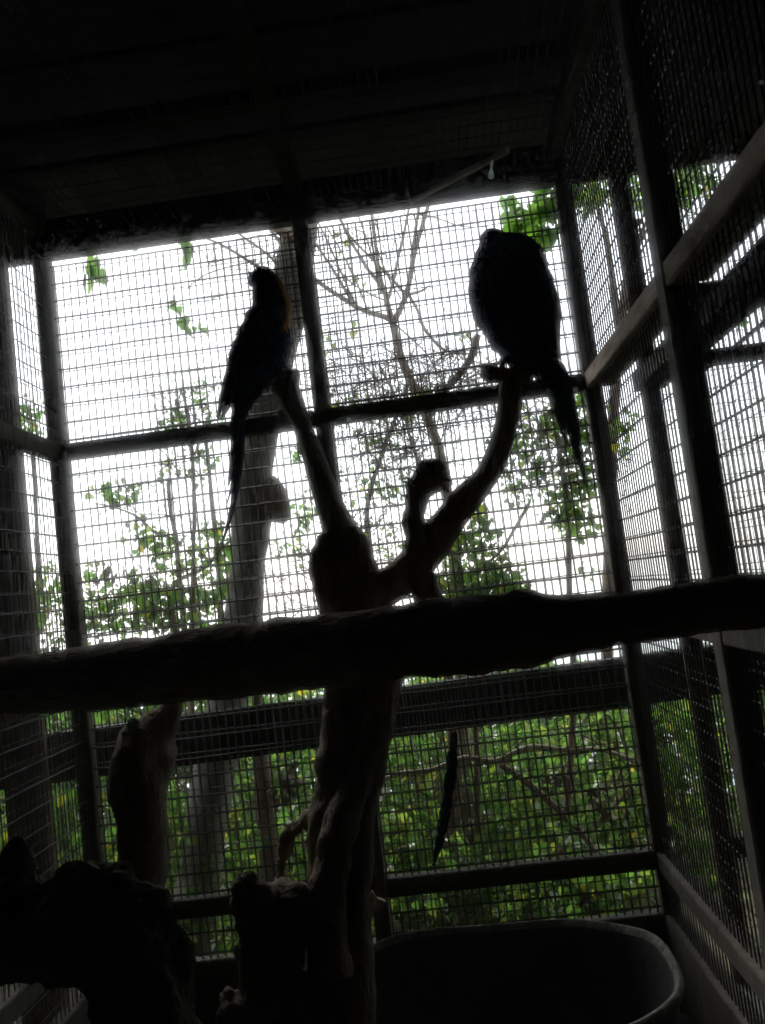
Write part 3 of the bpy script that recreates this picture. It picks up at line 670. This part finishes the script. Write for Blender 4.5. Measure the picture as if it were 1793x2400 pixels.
def right_macaw():
    Y = 1.95; Z = .3165; N = lambda a, b: (1040 + Z * a, 500 + Z * b)
    rng = np.random.default_rng(5)
    o = thing('macaw', 'broad fluffed macaw on the right limb, back turned and head tucked', 'macaw', P(1200, 870, Y), 'macaws on the perch tree')
    rows = [(470, 176, 70), (470, 186, 140), (470, 212, 200), (470, 250, 226), (472, 310, 256), (478, 420, 292), (486, 510, 314), (502, 610, 318), (530, 700, 312), (566, 790, 296), (600, 880, 272), (630, 960, 236), (672, 1030, 192), (722, 1095, 140), (752, 1160, 102), (770, 1240, 80), (780, 1300, 40)]
    pts = []
    for (a, b, r) in rows:
        x, y = N(a, b); pts.append((P(x, y, Y), S(r * Z, Y), .85 if b < 230 else .80))
    seg = 32; V, F, q = loft(pts, seg, .012, nz=.05, nf=16, lump=.04, lf=22)
    hv, hf, _ = loft([(P(*N(a, b), Y), S(r_ * Z, Y), .9) for (a, b, r_) in ((372, 124, 24), (368, 134, 66), (368, 165, 98), (374, 215, 116), (392, 280, 112), (420, 340, 70))], 24, .012, nz=.07, nf=18, lump=.05, lf=25)
    jb = MB().add(V, F).add(hv, hf)
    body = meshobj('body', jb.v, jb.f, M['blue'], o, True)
    n = len(q)
    plumage('contour_feathers', V, q, seg, 7, int(n * .85), 3400, (.016, .028), [M['blue'], M['yellow']], o, lambda i, j: 0, rng, .12)
    # shoulder ruff standing up on the right
    mb = MB()
    for _ in range(110):
        a, b = rng.uniform(520, 700), 0; b = 185 + max(0, a - 590) * .75 + rng.normal() * 10
        p = P(*N(a, b + 22), Y + rng.normal() * .03); d = Vector((rng.uniform(.2, .9), rng.normal() * .3, rng.uniform(-.1, .7))).normalized(); L = rng.uniform(.014, .024); si = d.cross(Vector((0, 1, 0))).normalized()
        mb.add([p - d * .01, p + d * L * .4 + si * .007, p + d * L, p + d * L * .4 - si * .007], [(0, 1, 2, 3)])
    v, f, _ = loft([(P(*N(480, 240), Y), S(60 * Z, Y), .9), (P(*N(580, 260), Y), S(84 * Z, Y), .9), (P(*N(645, 306), Y), S(92 * Z, Y), .9), (P(*N(705, 410), Y), S(76 * Z, Y), .9)], 16, .012, nz=.08, nf=18)
    mb.add(v, f)
    mb.build('shoulder_ruff', M['blue'], o, True)['kind'] = 'stuff'
    # head turned away over the shoulder: beak just shows at the left of the crown
    v, f, _ = loft([(P(*N(385, 215), Y + .085), S(40 * Z, Y), .8), (P(*N(362, 240), Y + .09), S(32 * Z, Y), .7), (P(*N(350, 280), Y + .09), S(16 * Z, Y), .6), (P(*N(360, 308), Y + .09), S(4 * Z, Y), .6)], 14, .008)
    meshobj('beak', v, f, M['beak'], body, True)
    hp = P(*N(360, 200), Y)
    for sg in (-1, 1):
        c = hp + Vector((.008 + sg * .024, .040, 0))
        v, f, _ = loft([(c + Vector((0, 0, .02)), .003, .5), (c, .014, .5), (c - Vector((0, 0, .022)), .003, .5)], 10, .006); meshobj('face_patch', v, f, M['face'], body, True)
        ce = c + Vector((sg * .010, .006, .006)); v, f, _ = loft([(ce + Vector((0, 0, -.005)), .001), (ce, .0055), (ce + Vector((0, 0, .005)), .001)], 10, .003); meshobj('eye', v, f, M['beak'], body, True)
    # folded wings meeting over the back, tips by the tail root
    for sg in (-1, 1):
        mb = MB()
        for k in range(10):
            t = k / 9
            b = P(*N(500 + sg * (150 - 60 * t), 380 + 300 * t), Y - .070 - .03 * t)
            tip = P(*N((690 if sg < 0 else 872) - sg * 30 * (1 - t), 930 + 160 * t), Y - .030)
            v, f = feather_strip(b, tip, .030 - .012 * t, Vector((sg * .006, -.010, 0)), Vector((-sg * -.2, -1, 0)), 10); mb.add(v, f)
        mb.build('wing', M['bluewing'], o, True)
    for (a, b, ta, tb, w, dy, bx) in ((775, 1090, 1046, 2015, .012, 0, .010), (765, 1090, 985, 1830, .014, -.008, .010), (745, 1090, 925, 1745, .011, .008, .0), (800, 1090, 1000, 1790, .013, .010, .014), (755, 1080, 860, 1560, .018, -.014, .002), (805, 1080, 930, 1480, .018, -.018, .008)):
        v, f = feather_strip(P(*N(a, b), Y + dy), P(*N(ta, tb), Y + dy), w, Vector((bx, 0, 0)), Vector((-.1, -1, 0)), 16); meshobj('tail_feather', v, f, M['bluewing'], o, True)
    for (a, b, c, d) in ((480, 960, 470, 1105), (560, 980, 545, 1110)):
        v, f, _ = loft([(P(*N(a, b), Y), S(95 * Z, Y), .9), (P(*N(a, b + 80), Y), S(52 * Z, Y), .9), (P(*N(c, d), Y), S(26 * Z, Y), 1)], 14, .012, nz=.1); lego = meshobj('leg', v, f, M['blue'], o, True)
        toes('foot', P(*N(c, d + 10), Y), .030, lego, M['foot'], Vector((0, -1, 0)), Vector((1, 0, 0)))
    return o
right_macaw()

# ---- loose things in the cage
fr_ = np.random.default_rng(9)
v, f = feather_strip(P(1064, 1715, 2.72), P(1016, 2030, 2.74), S(15, 2.72), Vector((.012, 0, 0)), Vector((.1, -1, 0)), 48, prof=lambda t: max(.12, (math.sin(PI * min(1, .12 + t * .86)) ** .6)) * (1 - .3 * fr_.random() ** 2))
tag(meshobj('hanging_feather', v, f, mat('dusty_blue_feather', (.012, .022, .055), (.006, .010, .022), 60, .95, .3, 150, spec=.05), None, True), 'long dark blue feather hanging against the lower back mesh', 'feather')
b0, b1 = P(962, 472, 2.70), P(1190, 352, 2.42)
v, f, _ = loft([(b0, .010), (b0.lerp(b1, .5), .011), (b1, .010)], 8, .03, nz=.12, nf=10)
tag(meshobj('loose_pole', v, f, mat('stripped_pale_pole', (.7, .68, .6), (.4, .38, .32), 9, .8, .3, 40), None, True), 'thin pale pole fixed slanting under the wire ceiling', 'pole')
tw = bpy.data.materials.new('backlit_white'); tw.use_nodes = True; tn = tw.node_tree; tn.nodes.clear()
ta = tn.nodes.new('ShaderNodeBsdfTranslucent'); ta.inputs[0].default_value = (.9, .95, .92, 1); to = tn.nodes.new('ShaderNodeOutputMaterial'); tn.links.new(ta.outputs[0], to.inputs[0])  # pure translucent shader, added so backlight makes the hanging piece glow
h = thing('hanging_white_piece', 'small white pear shaped piece hanging below the slanting pole', 'clip', P(1154, 372, 2.46))
v, f, _ = loft([(P(1155, 366, 2.46), .006), (P(1153, 380, 2.46), .004), (P(1151, 398, 2.46), .003)], 8, .004); meshobj('stem', v, f, tw, h, True)
v, f, _ = loft([(P(1151, 396, 2.46), .003), (P(1151, 406, 2.46), .008), (P(1151, 414, 2.46), .0095), (P(1151, 418, 2.46), .004)], 10, .003); meshobj('bulb', v, f, tw, h, True)

# ================================================================== TREES AND SHRUBS OUTSIDE
# ---- big pale trunk
bt = thing('pale_tree', 'large tree with pale grey leaning trunk behind the left macaw', 'tree', P(445, 2330, 3.6))
tr = [(430, 2700, 75), (445, 2330, 58), (463, 2085, 50), (490, 1890, 50), (505, 1790, 51), (540, 1620, 48), (568, 1450, 45), (580, 1330, 41), (588, 1250, 47), (592, 1170, 50), (598, 1095, 43), (612, 1025, 41), (628, 920, 46), (658, 780, 48), (688, 620, 46), (712, 500, 38), (735, 360, 34), (770, 160, 28), (800, 0, 22)]
branch('trunk', px(tr, 3.6), M['bark_pale'], bt, 22, .03, nz=.07, nf=5, lump=.10, lf=6)
branch('knot', px([(615, 1140, 34), (640, 1170, 36), (655, 1200, 30), (650, 1225, 14)], 3.56), M['bark_twig'], bt, 14, .015, nz=.2, lump=.25, lf=16)
for l in ([(640, 640, 5), (600, 622, 4), (545, 588, 3.5), (500, 565, 3), (430, 540, 2.5), (380, 500, 2)], [(650, 620, 4), (620, 590, 3), (570, 555, 3), (520, 520, 2)], [(600, 612, 3), (550, 622, 2), (490, 640, 2), (450, 665, 1.5), (425, 695, 1)],
          [(232, 500, 2), (230, 560, 1.6), (235, 600, 1.2)], [(418, 480, 2), (420, 540, 1.6), (418, 575, 1.2)], [(470, 520, 1.5), (440, 600, 1.5), (412, 660, 1.3), (408, 715, 1.2), (432, 755, 1), (445, 790, .8)],
          [(690, 560, 14), (560, 480, 12), (420, 440, 9), (300, 470, 6), (240, 540, 4)], [(700, 500, 14), (860, 380, 12), (1060, 360, 10), (1220, 410, 6), (1270, 470, 3)]):
    branch('limb', px(l, 3.5), M['bark_twig'], bt, 8, .03, nz=.1)
c1, s1 = cloud_px([(232, 604, 26, 16, 14), (418, 570, 42, 14, 9)], 3.4, .05, size=(.085, .12))
leaves('leaf_spray', c1, s1, M['leaf_bright'], bt, 'long', 2.2)
c1, s1 = cloud_px([(1265, 470, 36, 26, 34), (1255, 520, 34, 26, 24), (1270, 555, 20, 18, 10), (1215, 470, 12, 22, 7), (1300, 430, 30, 20, 20)], 3.45, .07, size=(.05, .08))
leaves('leaf_spray', c1, s1, M['leaf_bright'], bt, 'heart', 1.6)
c1, s1 = cloud_px([(405, 710, 18, 14, 7), (435, 765, 30, 20, 10), (440, 540, 200, 40, 14), (690, 640, 60, 60, 6)], 3.6, .06, size=(.03, .05))
leaves('leaf_spray', c1, s1, M['leaf_bright'], bt, 'heart', 1.5)
twigs('twig_spray', [(560, 590, 110, 60, 46), (480, 660, 90, 60, 18), (860, 520, 110, 60, 26)], 3.55, .1, M['bark_twig'], bt, (.0012, .0028), (.15, .45), up=.1)

# ---- young forked tree
yt = thing('young_tree', 'slender young tree with pale forked branches behind the centre panel', 'tree', P(1095, 1950, 4.4))
YT = 4.4
branch('trunk', px([(1110, 2200, 16), (1095, 1900, 15), (1080, 1600, 14), (1070, 1420, 13), (1055, 1220, 12), (1032, 1070, 12), (1008, 995, 11), (978, 930, 11), (957, 882, 10), (944, 848, 9.5), (930, 802, 9.5), (922, 762, 9.5), (915, 742, 8)], YT), M['bark_young'], yt, 12, .04, nz=.08, lump=.08)
for l in ([(920, 752, 8), (902, 743, 7), (862, 731, 6.5), (830, 716, 6), (796, 694, 6), (769, 677, 5.5), (740, 655, 5.5), (690, 610, 5), (620, 520, 4)],
          [(828, 712, 4.5), (800, 664, 4), (770, 615, 3.5), (740, 572, 3), (700, 510, 2.5)],
          [(917, 748, 8), (908, 710, 7), (902, 685, 6.5), (882, 655, 5), (860, 628, 4.5), (842, 597, 4), (820, 562, 4), (798, 512, 3.5), (780, 460, 3)],
          [(902, 688, 5), (890, 640, 4.5), (882, 590, 4), (876, 540, 4), (869, 490, 3.5), (866, 440, 3)],
          [(924, 752, 8), (943, 714, 7), (955, 680, 6.5), (962, 645, 6.5), (970, 600, 6), (985, 545, 5.5), (1004, 480, 5), (1025, 400, 4)],
          [(963, 640, 5), (967, 590, 4.5), (975, 535, 4), (984, 470, 3.5), (990, 410, 3)],
          [(911, 700, 4), (924, 650, 4), (934, 600, 3.5), (945, 555, 3.5), (958, 490, 3), (966, 440, 2.5)],
          [(956, 690, 4), (975, 686, 4), (995, 678, 3), (1008, 668, 1.5)],
          [(832, 712, 3), (800, 640, 2.5), (765, 560, 2.5), (735, 500, 2)], [(862, 728, 2.5), (835, 660, 2.5), (800, 590, 2), (764, 530, 2)], [(893, 690, 2.5), (885, 640, 2.5), (862, 570, 2), (838, 500, 2)],
          [(960, 694, 4), (979, 728, 4), (991, 763, 4), (1011, 792, 4), (1040, 819, 3.5), (1082, 829, 3), (1130, 826, 2)], [(925, 760, 2), (960, 790, 2), (1000, 830, 2), (1040, 900, 2)], [(940, 700, 2), (910, 650, 2), (885, 585, 2), (870, 520, 1.5)],
          [(960, 500, 2), (1020, 510, 2), (1080, 530, 1.5), (1150, 532, 1)], [(905, 705, 2.5), (870, 690, 2), (820, 660, 2), (770, 600, 1.5)],
          [(950, 690, 4), (920, 655, 4), (880, 615, 3.5), (850, 585, 3), (815, 545, 2.5), (770, 470, 2)]):
    branch('branch', px(l, YT), M['bark_young'], yt, 8, .04, nz=.1)
twigs('twig_spray', [(850, 570, 110, 80, 30), (800, 730, 70, 40, 12)], YT, .15, M['bark_twig'], yt, (.0015, .003), (.2, .5), up=.5)
c1, s1 = cloud_px([(832, 653, 14, 8, 5), (813, 745, 12, 10, 4), (760, 800, 14, 22, 7), (830, 605, 60, 40, 4), (1090, 770, 14, 16, 4), (1080, 808, 6, 6, 3)], YT, .06, size=(.035, .06))
leaves('leaf_spray', c1, s1, M['leaf'], yt, 'heart', 1.2, tint=.6 + .4 * RNG.random(len(c1)))

# ---- climbing vine tangle: right of centre
def shrub(name, label, cat, base, Y, stems, cl, tw, size=(.04, .075), m='leaf', shape='heart', thick=.16, group=None, dead=None, twr=(.0015, .0035)):
    o = thing(name, label, cat, P(base[0], base[1], Y), group)
    for l in stems: branch('stem', px(l, Y), M['bark_twig'], o, 8, .05, nz=.12, lump=.1)
    if cl:
        c, s = cloud_px(cl, Y, thick, size=(size[0] * .42, size[1] * .52), mult=3.2)
        leaves('foliage', c, s, M[m], o, shape, 1.0)
    if tw: twigs('twig_spray', tw, Y, thick, M['bark_twig'], o, twr, (.15, .5))
    if dead:
        for (x, y, rx, ry, n) in dead:
            c, s = cloud_px([(x, y, rx * .8, ry * .8, n * .7)], Y - .1, .05, size=(.03, .05))
            leaves('dead_leaf_clump', c, s, M['deadleaf'], o, 'oval', 1.6)
    return o
shrub('climbing_vine', 'tangled leafy vine between the right limb and the right corner post', 'vine', (1300, 1900), 3.75,
      [[(1330, 1900, 8), (1345, 1600, 8), (1335, 1400, 7), (1330, 1200, 7), (1310, 1050, 6), (1290, 930, 5), (1240, 860, 4), (1130, 780, 3)], [(1120, 785, 8), (1105, 835, 9), (1075, 880, 9), (1030, 930, 9), (1000, 990, 7)], [(1240, 1180, 4), (1200, 1250, 4), (1175, 1290, 3), (1130, 1330, 3)]],
      [(1330, 960, 70, 60, 70), (1360, 1060, 40, 90, 90), (1290, 1110, 60, 60, 55), (1200, 1060, 50, 60, 40), (1310, 1200, 70, 40, 60), (1360, 1235, 34, 30, 34), (1260, 1010, 90, 50, 44), (1210, 1150, 30, 30, 16), (1385, 900, 20, 40, 14), (1375, 1335, 8, 8, 1), (1385, 1310, 12, 30, 3)],
      [(1270, 1040, 130, 110, 240), (1080, 900, 100, 80, 170), (1000, 1000, 100, 60, 80)], (.04, .07), thick=.12, dead=[(1150, 920, 26, 20, 8)])
shrub('climbing_vine', 'leafy vine cluster just right of the trunk fork above the log', 'vine', (1120, 1900), 3.9,
      [[(1120, 1950, 8), (1110, 1600, 7), (1080, 1420, 7), (1076, 1330, 6), (1080, 1250, 5)], [(1110, 1500, 5), (1160, 1380, 4), (1200, 1320, 3)]],
      [(1120, 1320, 80, 50, 100), (1090, 1390, 90, 40, 90), (1160, 1385, 70, 40, 60), (1110, 1250, 50, 50, 40), (1205, 1370, 34, 40, 24), (1130, 1210, 30, 30, 14), (1020, 1390, 30, 50, 24)],
      [(1100, 1340, 110, 80, 46)], (.045, .08), thick=.14)
shrub('climbing_vine', 'sparse twiggy vine with few leaves in the middle of the back mesh', 'vine', (900, 1900), 4.1,
      [[(900, 2000, 8), (890, 1600, 7), (880, 1400, 6), (860, 1200, 6), (900, 1050, 5), (930, 950, 4), (890, 860, 3)], [(880, 1450, 5), (960, 1250, 5), (980, 1100, 4), (955, 1000, 4), (950, 900, 3)], [(880, 1400, 5), (760, 1180, 4), (740, 1060, 3), (790, 960, 3)]],
      [(800, 945, 60, 26, 26), (940, 960, 60, 34, 26), (1010, 930, 30, 40, 16), (870, 1000, 120, 40, 26), (900, 1100, 110, 80, 44), (860, 1240, 90, 60, 26), (690, 1060, 40, 60, 14), (700, 1200, 50, 50, 40), (690, 1290, 50, 30, 20), (940, 1330, 30, 50, 12)],
      [(860, 900, 130, 80, 220), (900, 1080, 140, 130, 200), (860, 1300, 120, 100, 100), (680, 1350, 70, 90, 50)], (.035, .065), thick=.18, dead=[(960, 935, 26, 18, 10), (820, 1110, 60, 12, 10)])
shrub('tall_shrub', 'tall thin shrub rising behind the lower left panel', 'shrub', (430, 2200), 4.3,
      [[(470, 2200, 10), (450, 1700, 9), (430, 1450, 8), (420, 1350, 7), (412, 1260, 6), (400, 1200, 5), (393, 1120, 4)], [(520, 1500, 8), (510, 1300, 7), (497, 1180, 6), (488, 1080, 5), (478, 1000, 4)], [(440, 1600, 8), (400, 1390, 6), (480, 1330, 5), (545, 1260, 4)], [(412, 1265, 4), (360, 1245, 4), (320, 1210, 3), (270, 1190, 2), (225, 1180, 2)], [(400, 1390, 5), (330, 1400, 5), (250, 1420, 4)]],
      [(275, 1150, 46, 26, 24), (330, 1240, 20, 26, 10), (370, 1270, 44, 26, 30), (420, 1310, 60, 34, 36), (500, 1260, 34, 40, 24), (520, 1330, 40, 60, 60), (330, 1370, 40, 34, 34), (400, 1420, 90, 46, 120), (300, 1430, 110, 50, 140), (220, 1430, 50, 60, 50), (500, 1430, 50, 50, 70), (420, 1000, 60, 40, 16), (440, 1090, 60, 40, 18), (210, 1330, 20, 20, 8)],
      [(380, 1400, 190, 90, 110), (440, 1060, 90, 70, 50), (270, 1170, 60, 30, 24), (440, 1250, 100, 80, 40)], (.04, .085), thick=.2, dead=[(246, 1318, 20, 34, 34), (440, 1370, 34, 18, 18)])
shrub('tall_shrub', 'leafy twig tops beside the left macaw tail above the middle rail', 'shrub', (430, 1900), 4.0,
      [[(450, 1900, 7), (450, 1500, 6), (455, 1200, 5), (450, 1050, 4), (440, 960, 3), (420, 910, 2)]],
      [(440, 910, 44, 24, 16), (500, 930, 34, 40, 20), (400, 985, 30, 26, 14), (460, 1000, 80, 30, 24), (60, 990, 40, 40, 20)],
      [(450, 960, 90, 60, 70)], (.035, .055), thick=.14, dead=[(418, 948, 22, 26, 14), (455, 985, 30, 14, 10)])
shrub('tall_shrub', 'leafy shrub seen through the left side wall', 'shrub', (60, 2100), 4.4,
      [[(60, 2200, 8), (80, 1700, 7), (90, 1400, 6), (80, 1100, 5), (70, 950, 3)]],
      [(90, 1450, 90, 70, 110), (110, 1370, 60, 40, 30), (60, 980, 50, 40, 44), (20, 1560, 90, 80, 80)], [(80, 1420, 90, 120, 50)], (.045, .085), thick=.2)
shrub('roadside_tree', 'dark leafy tree crown outside beyond the upper right wall', 'tree', (1600, 1700), 5.5,
      [[(1420, 1700, 14), (1430, 1200, 13), (1450, 800, 12), (1500, 560, 9), (1600, 430, 6)], [(1450, 780, 8), (1420, 560, 6), (1390, 450, 4)]],
      [(1390, 450, 50, 40, 90), (1480, 480, 30, 70, 50), (1600, 430, 70, 50, 130), (1560, 500, 40, 50, 60), (1700, 720, 70, 30, 20), (1440, 1000, 40, 60, 24)], [(1550, 470, 120, 70, 40), (1700, 1000, 90, 260, 40), (1460, 1080, 40, 100, 14)], (.06, .11), thick=.3)

# ---- hillside bushes: dense green below the beam
def bush(i, x, y, Y, rx, ry, n, label, m='leaf', size=(.04, .085), shape='heart'):
    o = thing('hillside_bush', label, 'bush', P(x, y + ry * 1.1, Y), 'bushes on the slope behind the cage')
    rng = np.random.default_rng(100 + i)
    for k in range(4):
        xx = x + rng.normal() * rx * .3
        branch('stem', px([(xx, y + ry * 1.3, 7), (xx + rng.normal() * 20, y + ry * .4, 6), (xx + rng.normal() * 50, y - ry * .4, 4), (xx + rng.normal() * 70, y - ry * .9, 2)], Y), M['bark_twig'], o, 7, .06, nz=.1)
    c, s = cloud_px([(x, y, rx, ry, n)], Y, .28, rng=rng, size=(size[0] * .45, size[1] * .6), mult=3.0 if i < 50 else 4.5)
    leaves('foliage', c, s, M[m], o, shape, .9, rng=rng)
    twigs('twig_spray', [(x, y, rx, ry, 90)], Y, .25, M['bark_twig'], o, (.0015, .0035), (.2, .6), rng=rng)
    return o
BUSH = [
    (240, 1900, 4.2, 120, 260, 700, 'bright bush behind the lower left corner post'),
    (60, 1850, 4.4, 130, 230, 560, 'bush seen through the lower left side wall'),
    (370, 2010, 4.0, 120, 190, 600, 'bush at the foot of the grey dead trunk, behind the mesh'),
    (620, 1850, 4.7, 130, 200, 800, 'bush between the pale trunk and the perch tree trunk'),
    (680, 2060, 4.2, 150, 150, 600, 'low bush right of the pale trunk foot'),
    (940, 1800, 4.6, 130, 200, 800, 'bush left of the hanging feather'),
    (960, 2040, 4.1, 150, 170, 700, 'low bush below the hanging feather'),
    (1120, 1760, 5.4, 150, 170, 800, 'farther bush right of the hanging feather'),
    (1250, 1880, 4.5, 160, 200, 950, 'dense bush in the middle of the lower right panel'),
    (1420, 1800, 5.0, 140, 200, 800, 'dense bush beside the lower right corner post'),
    (1330, 2090, 4.0, 200, 130, 850, 'low bush just above the basin rim'),
    (1120, 2110, 4.0, 160, 110, 500, 'low bush above the left part of the basin'),
    (1580, 1900, 4.8, 120, 260, 600, 'dim bush seen through the lower right side wall'),
    (1640, 2250, 4.2, 130, 220, 500, 'dim bush at the bottom right outside the side wall'),
    (1720, 1780, 5.6, 110, 240, 700, 'bush filling the gap beyond the right wall under the log'),
    (480, 2200, 3.9, 140, 120, 420, 'low bush under the bottom rail by the pale trunk')]
for i, (x, y, Y, rx, ry, n, lab) in enumerate(BUSH): bush(i, x, y, Y, rx, ry, n, lab)
FAR = [(300, 1680, 7.5, 330, 110, 1100, 'far thicket behind the beam at left'), (760, 1690, 8.0, 300, 90, 1000, 'far thicket behind the beam in the centre'), (1230, 1640, 8.5, 330, 80, 1200, 'far thicket behind the beam at right'), (1650, 1640, 8.0, 260, 110, 800, 'far thicket beyond the right wall'),
       (500, 1950, 6.5, 420, 260, 1800, 'deep green thicket behind the lower left bushes'), (1200, 1950, 6.5, 480, 260, 2200, 'deep green thicket behind the lower right bushes'), (40, 1900, 6.8, 300, 300, 1200, 'deep thicket beyond the left wall')]
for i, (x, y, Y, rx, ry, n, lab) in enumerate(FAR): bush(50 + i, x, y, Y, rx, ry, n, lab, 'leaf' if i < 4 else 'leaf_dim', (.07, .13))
# bare stems and fallen branches among the bushes
sb = thing('bare_sapling', 'brown bare sapling stem behind the mesh left of the perch tree', 'tree', P(650, 2200, 3.5))
branch('trunk', px([(655, 2300, 28), (645, 2120, 26), (632, 2000, 25), (622, 1900, 24), (612, 1800, 20), (606, 1700, 16), (600, 1600, 12), (590, 1480, 9)], 3.5), M['bark_twig'], sb, 12, .04, nz=.12, lump=.12)
c, s = cloud_px([(635, 1835, 34, 34, 24), (670, 1825, 26, 22, 14)], 3.4, .05, size=(.03, .055)); leaves('dead_leaf_clump', c, s, M['deadleaf'], sb, 'oval', 1.6)
sb = thing('bare_sapling', 'brown bare stem standing behind the hanging feather', 'tree', P(1050, 2200, 3.9))
branch('trunk', px([(1050, 2300, 22), (1052, 2100, 20), (1058, 1950, 18), (1066, 1820, 16), (1060, 1700, 13), (1050, 1580, 10)], 3.9), M['bark_twig'], sb, 12, .04, nz=.12, lump=.12)
tag(branch('fallen_branch', px([(860, 1848, 5), (930, 1815, 6), (1010, 1805, 6), (1090, 1776, 7), (1160, 1784, 7), (1240, 1752, 7), (1330, 1758, 6), (1410, 1758, 5), (1520, 1795, 4)], 3.7), M['bark_young'], None, 10, .04, nz=.15, lump=.15), 'pale crooked branch arching across the lower right panel', 'branch')
tag(branch('fallen_branch', px([(1170, 1790, 7), (1230, 1830, 8), (1300, 1890, 8), (1370, 1960, 7), (1420, 2040, 6)], 3.75), M['bark_twig'], None, 8, .04, nz=.15), 'thin brown branch slanting down from the arching branch', 'branch')
for i, (x, y, lab) in enumerate(((1400, 1880, 'withered grey leaf clump caught in the lower right mesh'), (1305, 1815, 'small withered leaf clump left of the larger one'))):
    o = thing('withered_leaf_clump', lab, 'leaves', P(x, y, 3.4))
    c, s = cloud_px([(x, y, 26 - 10 * i, 28 - 8 * i, 26 - 10 * i)], 3.4, .05, size=(.03, .05)); leaves('leaf', c, s, M['deadleaf'], o, 'oval', 1.5)
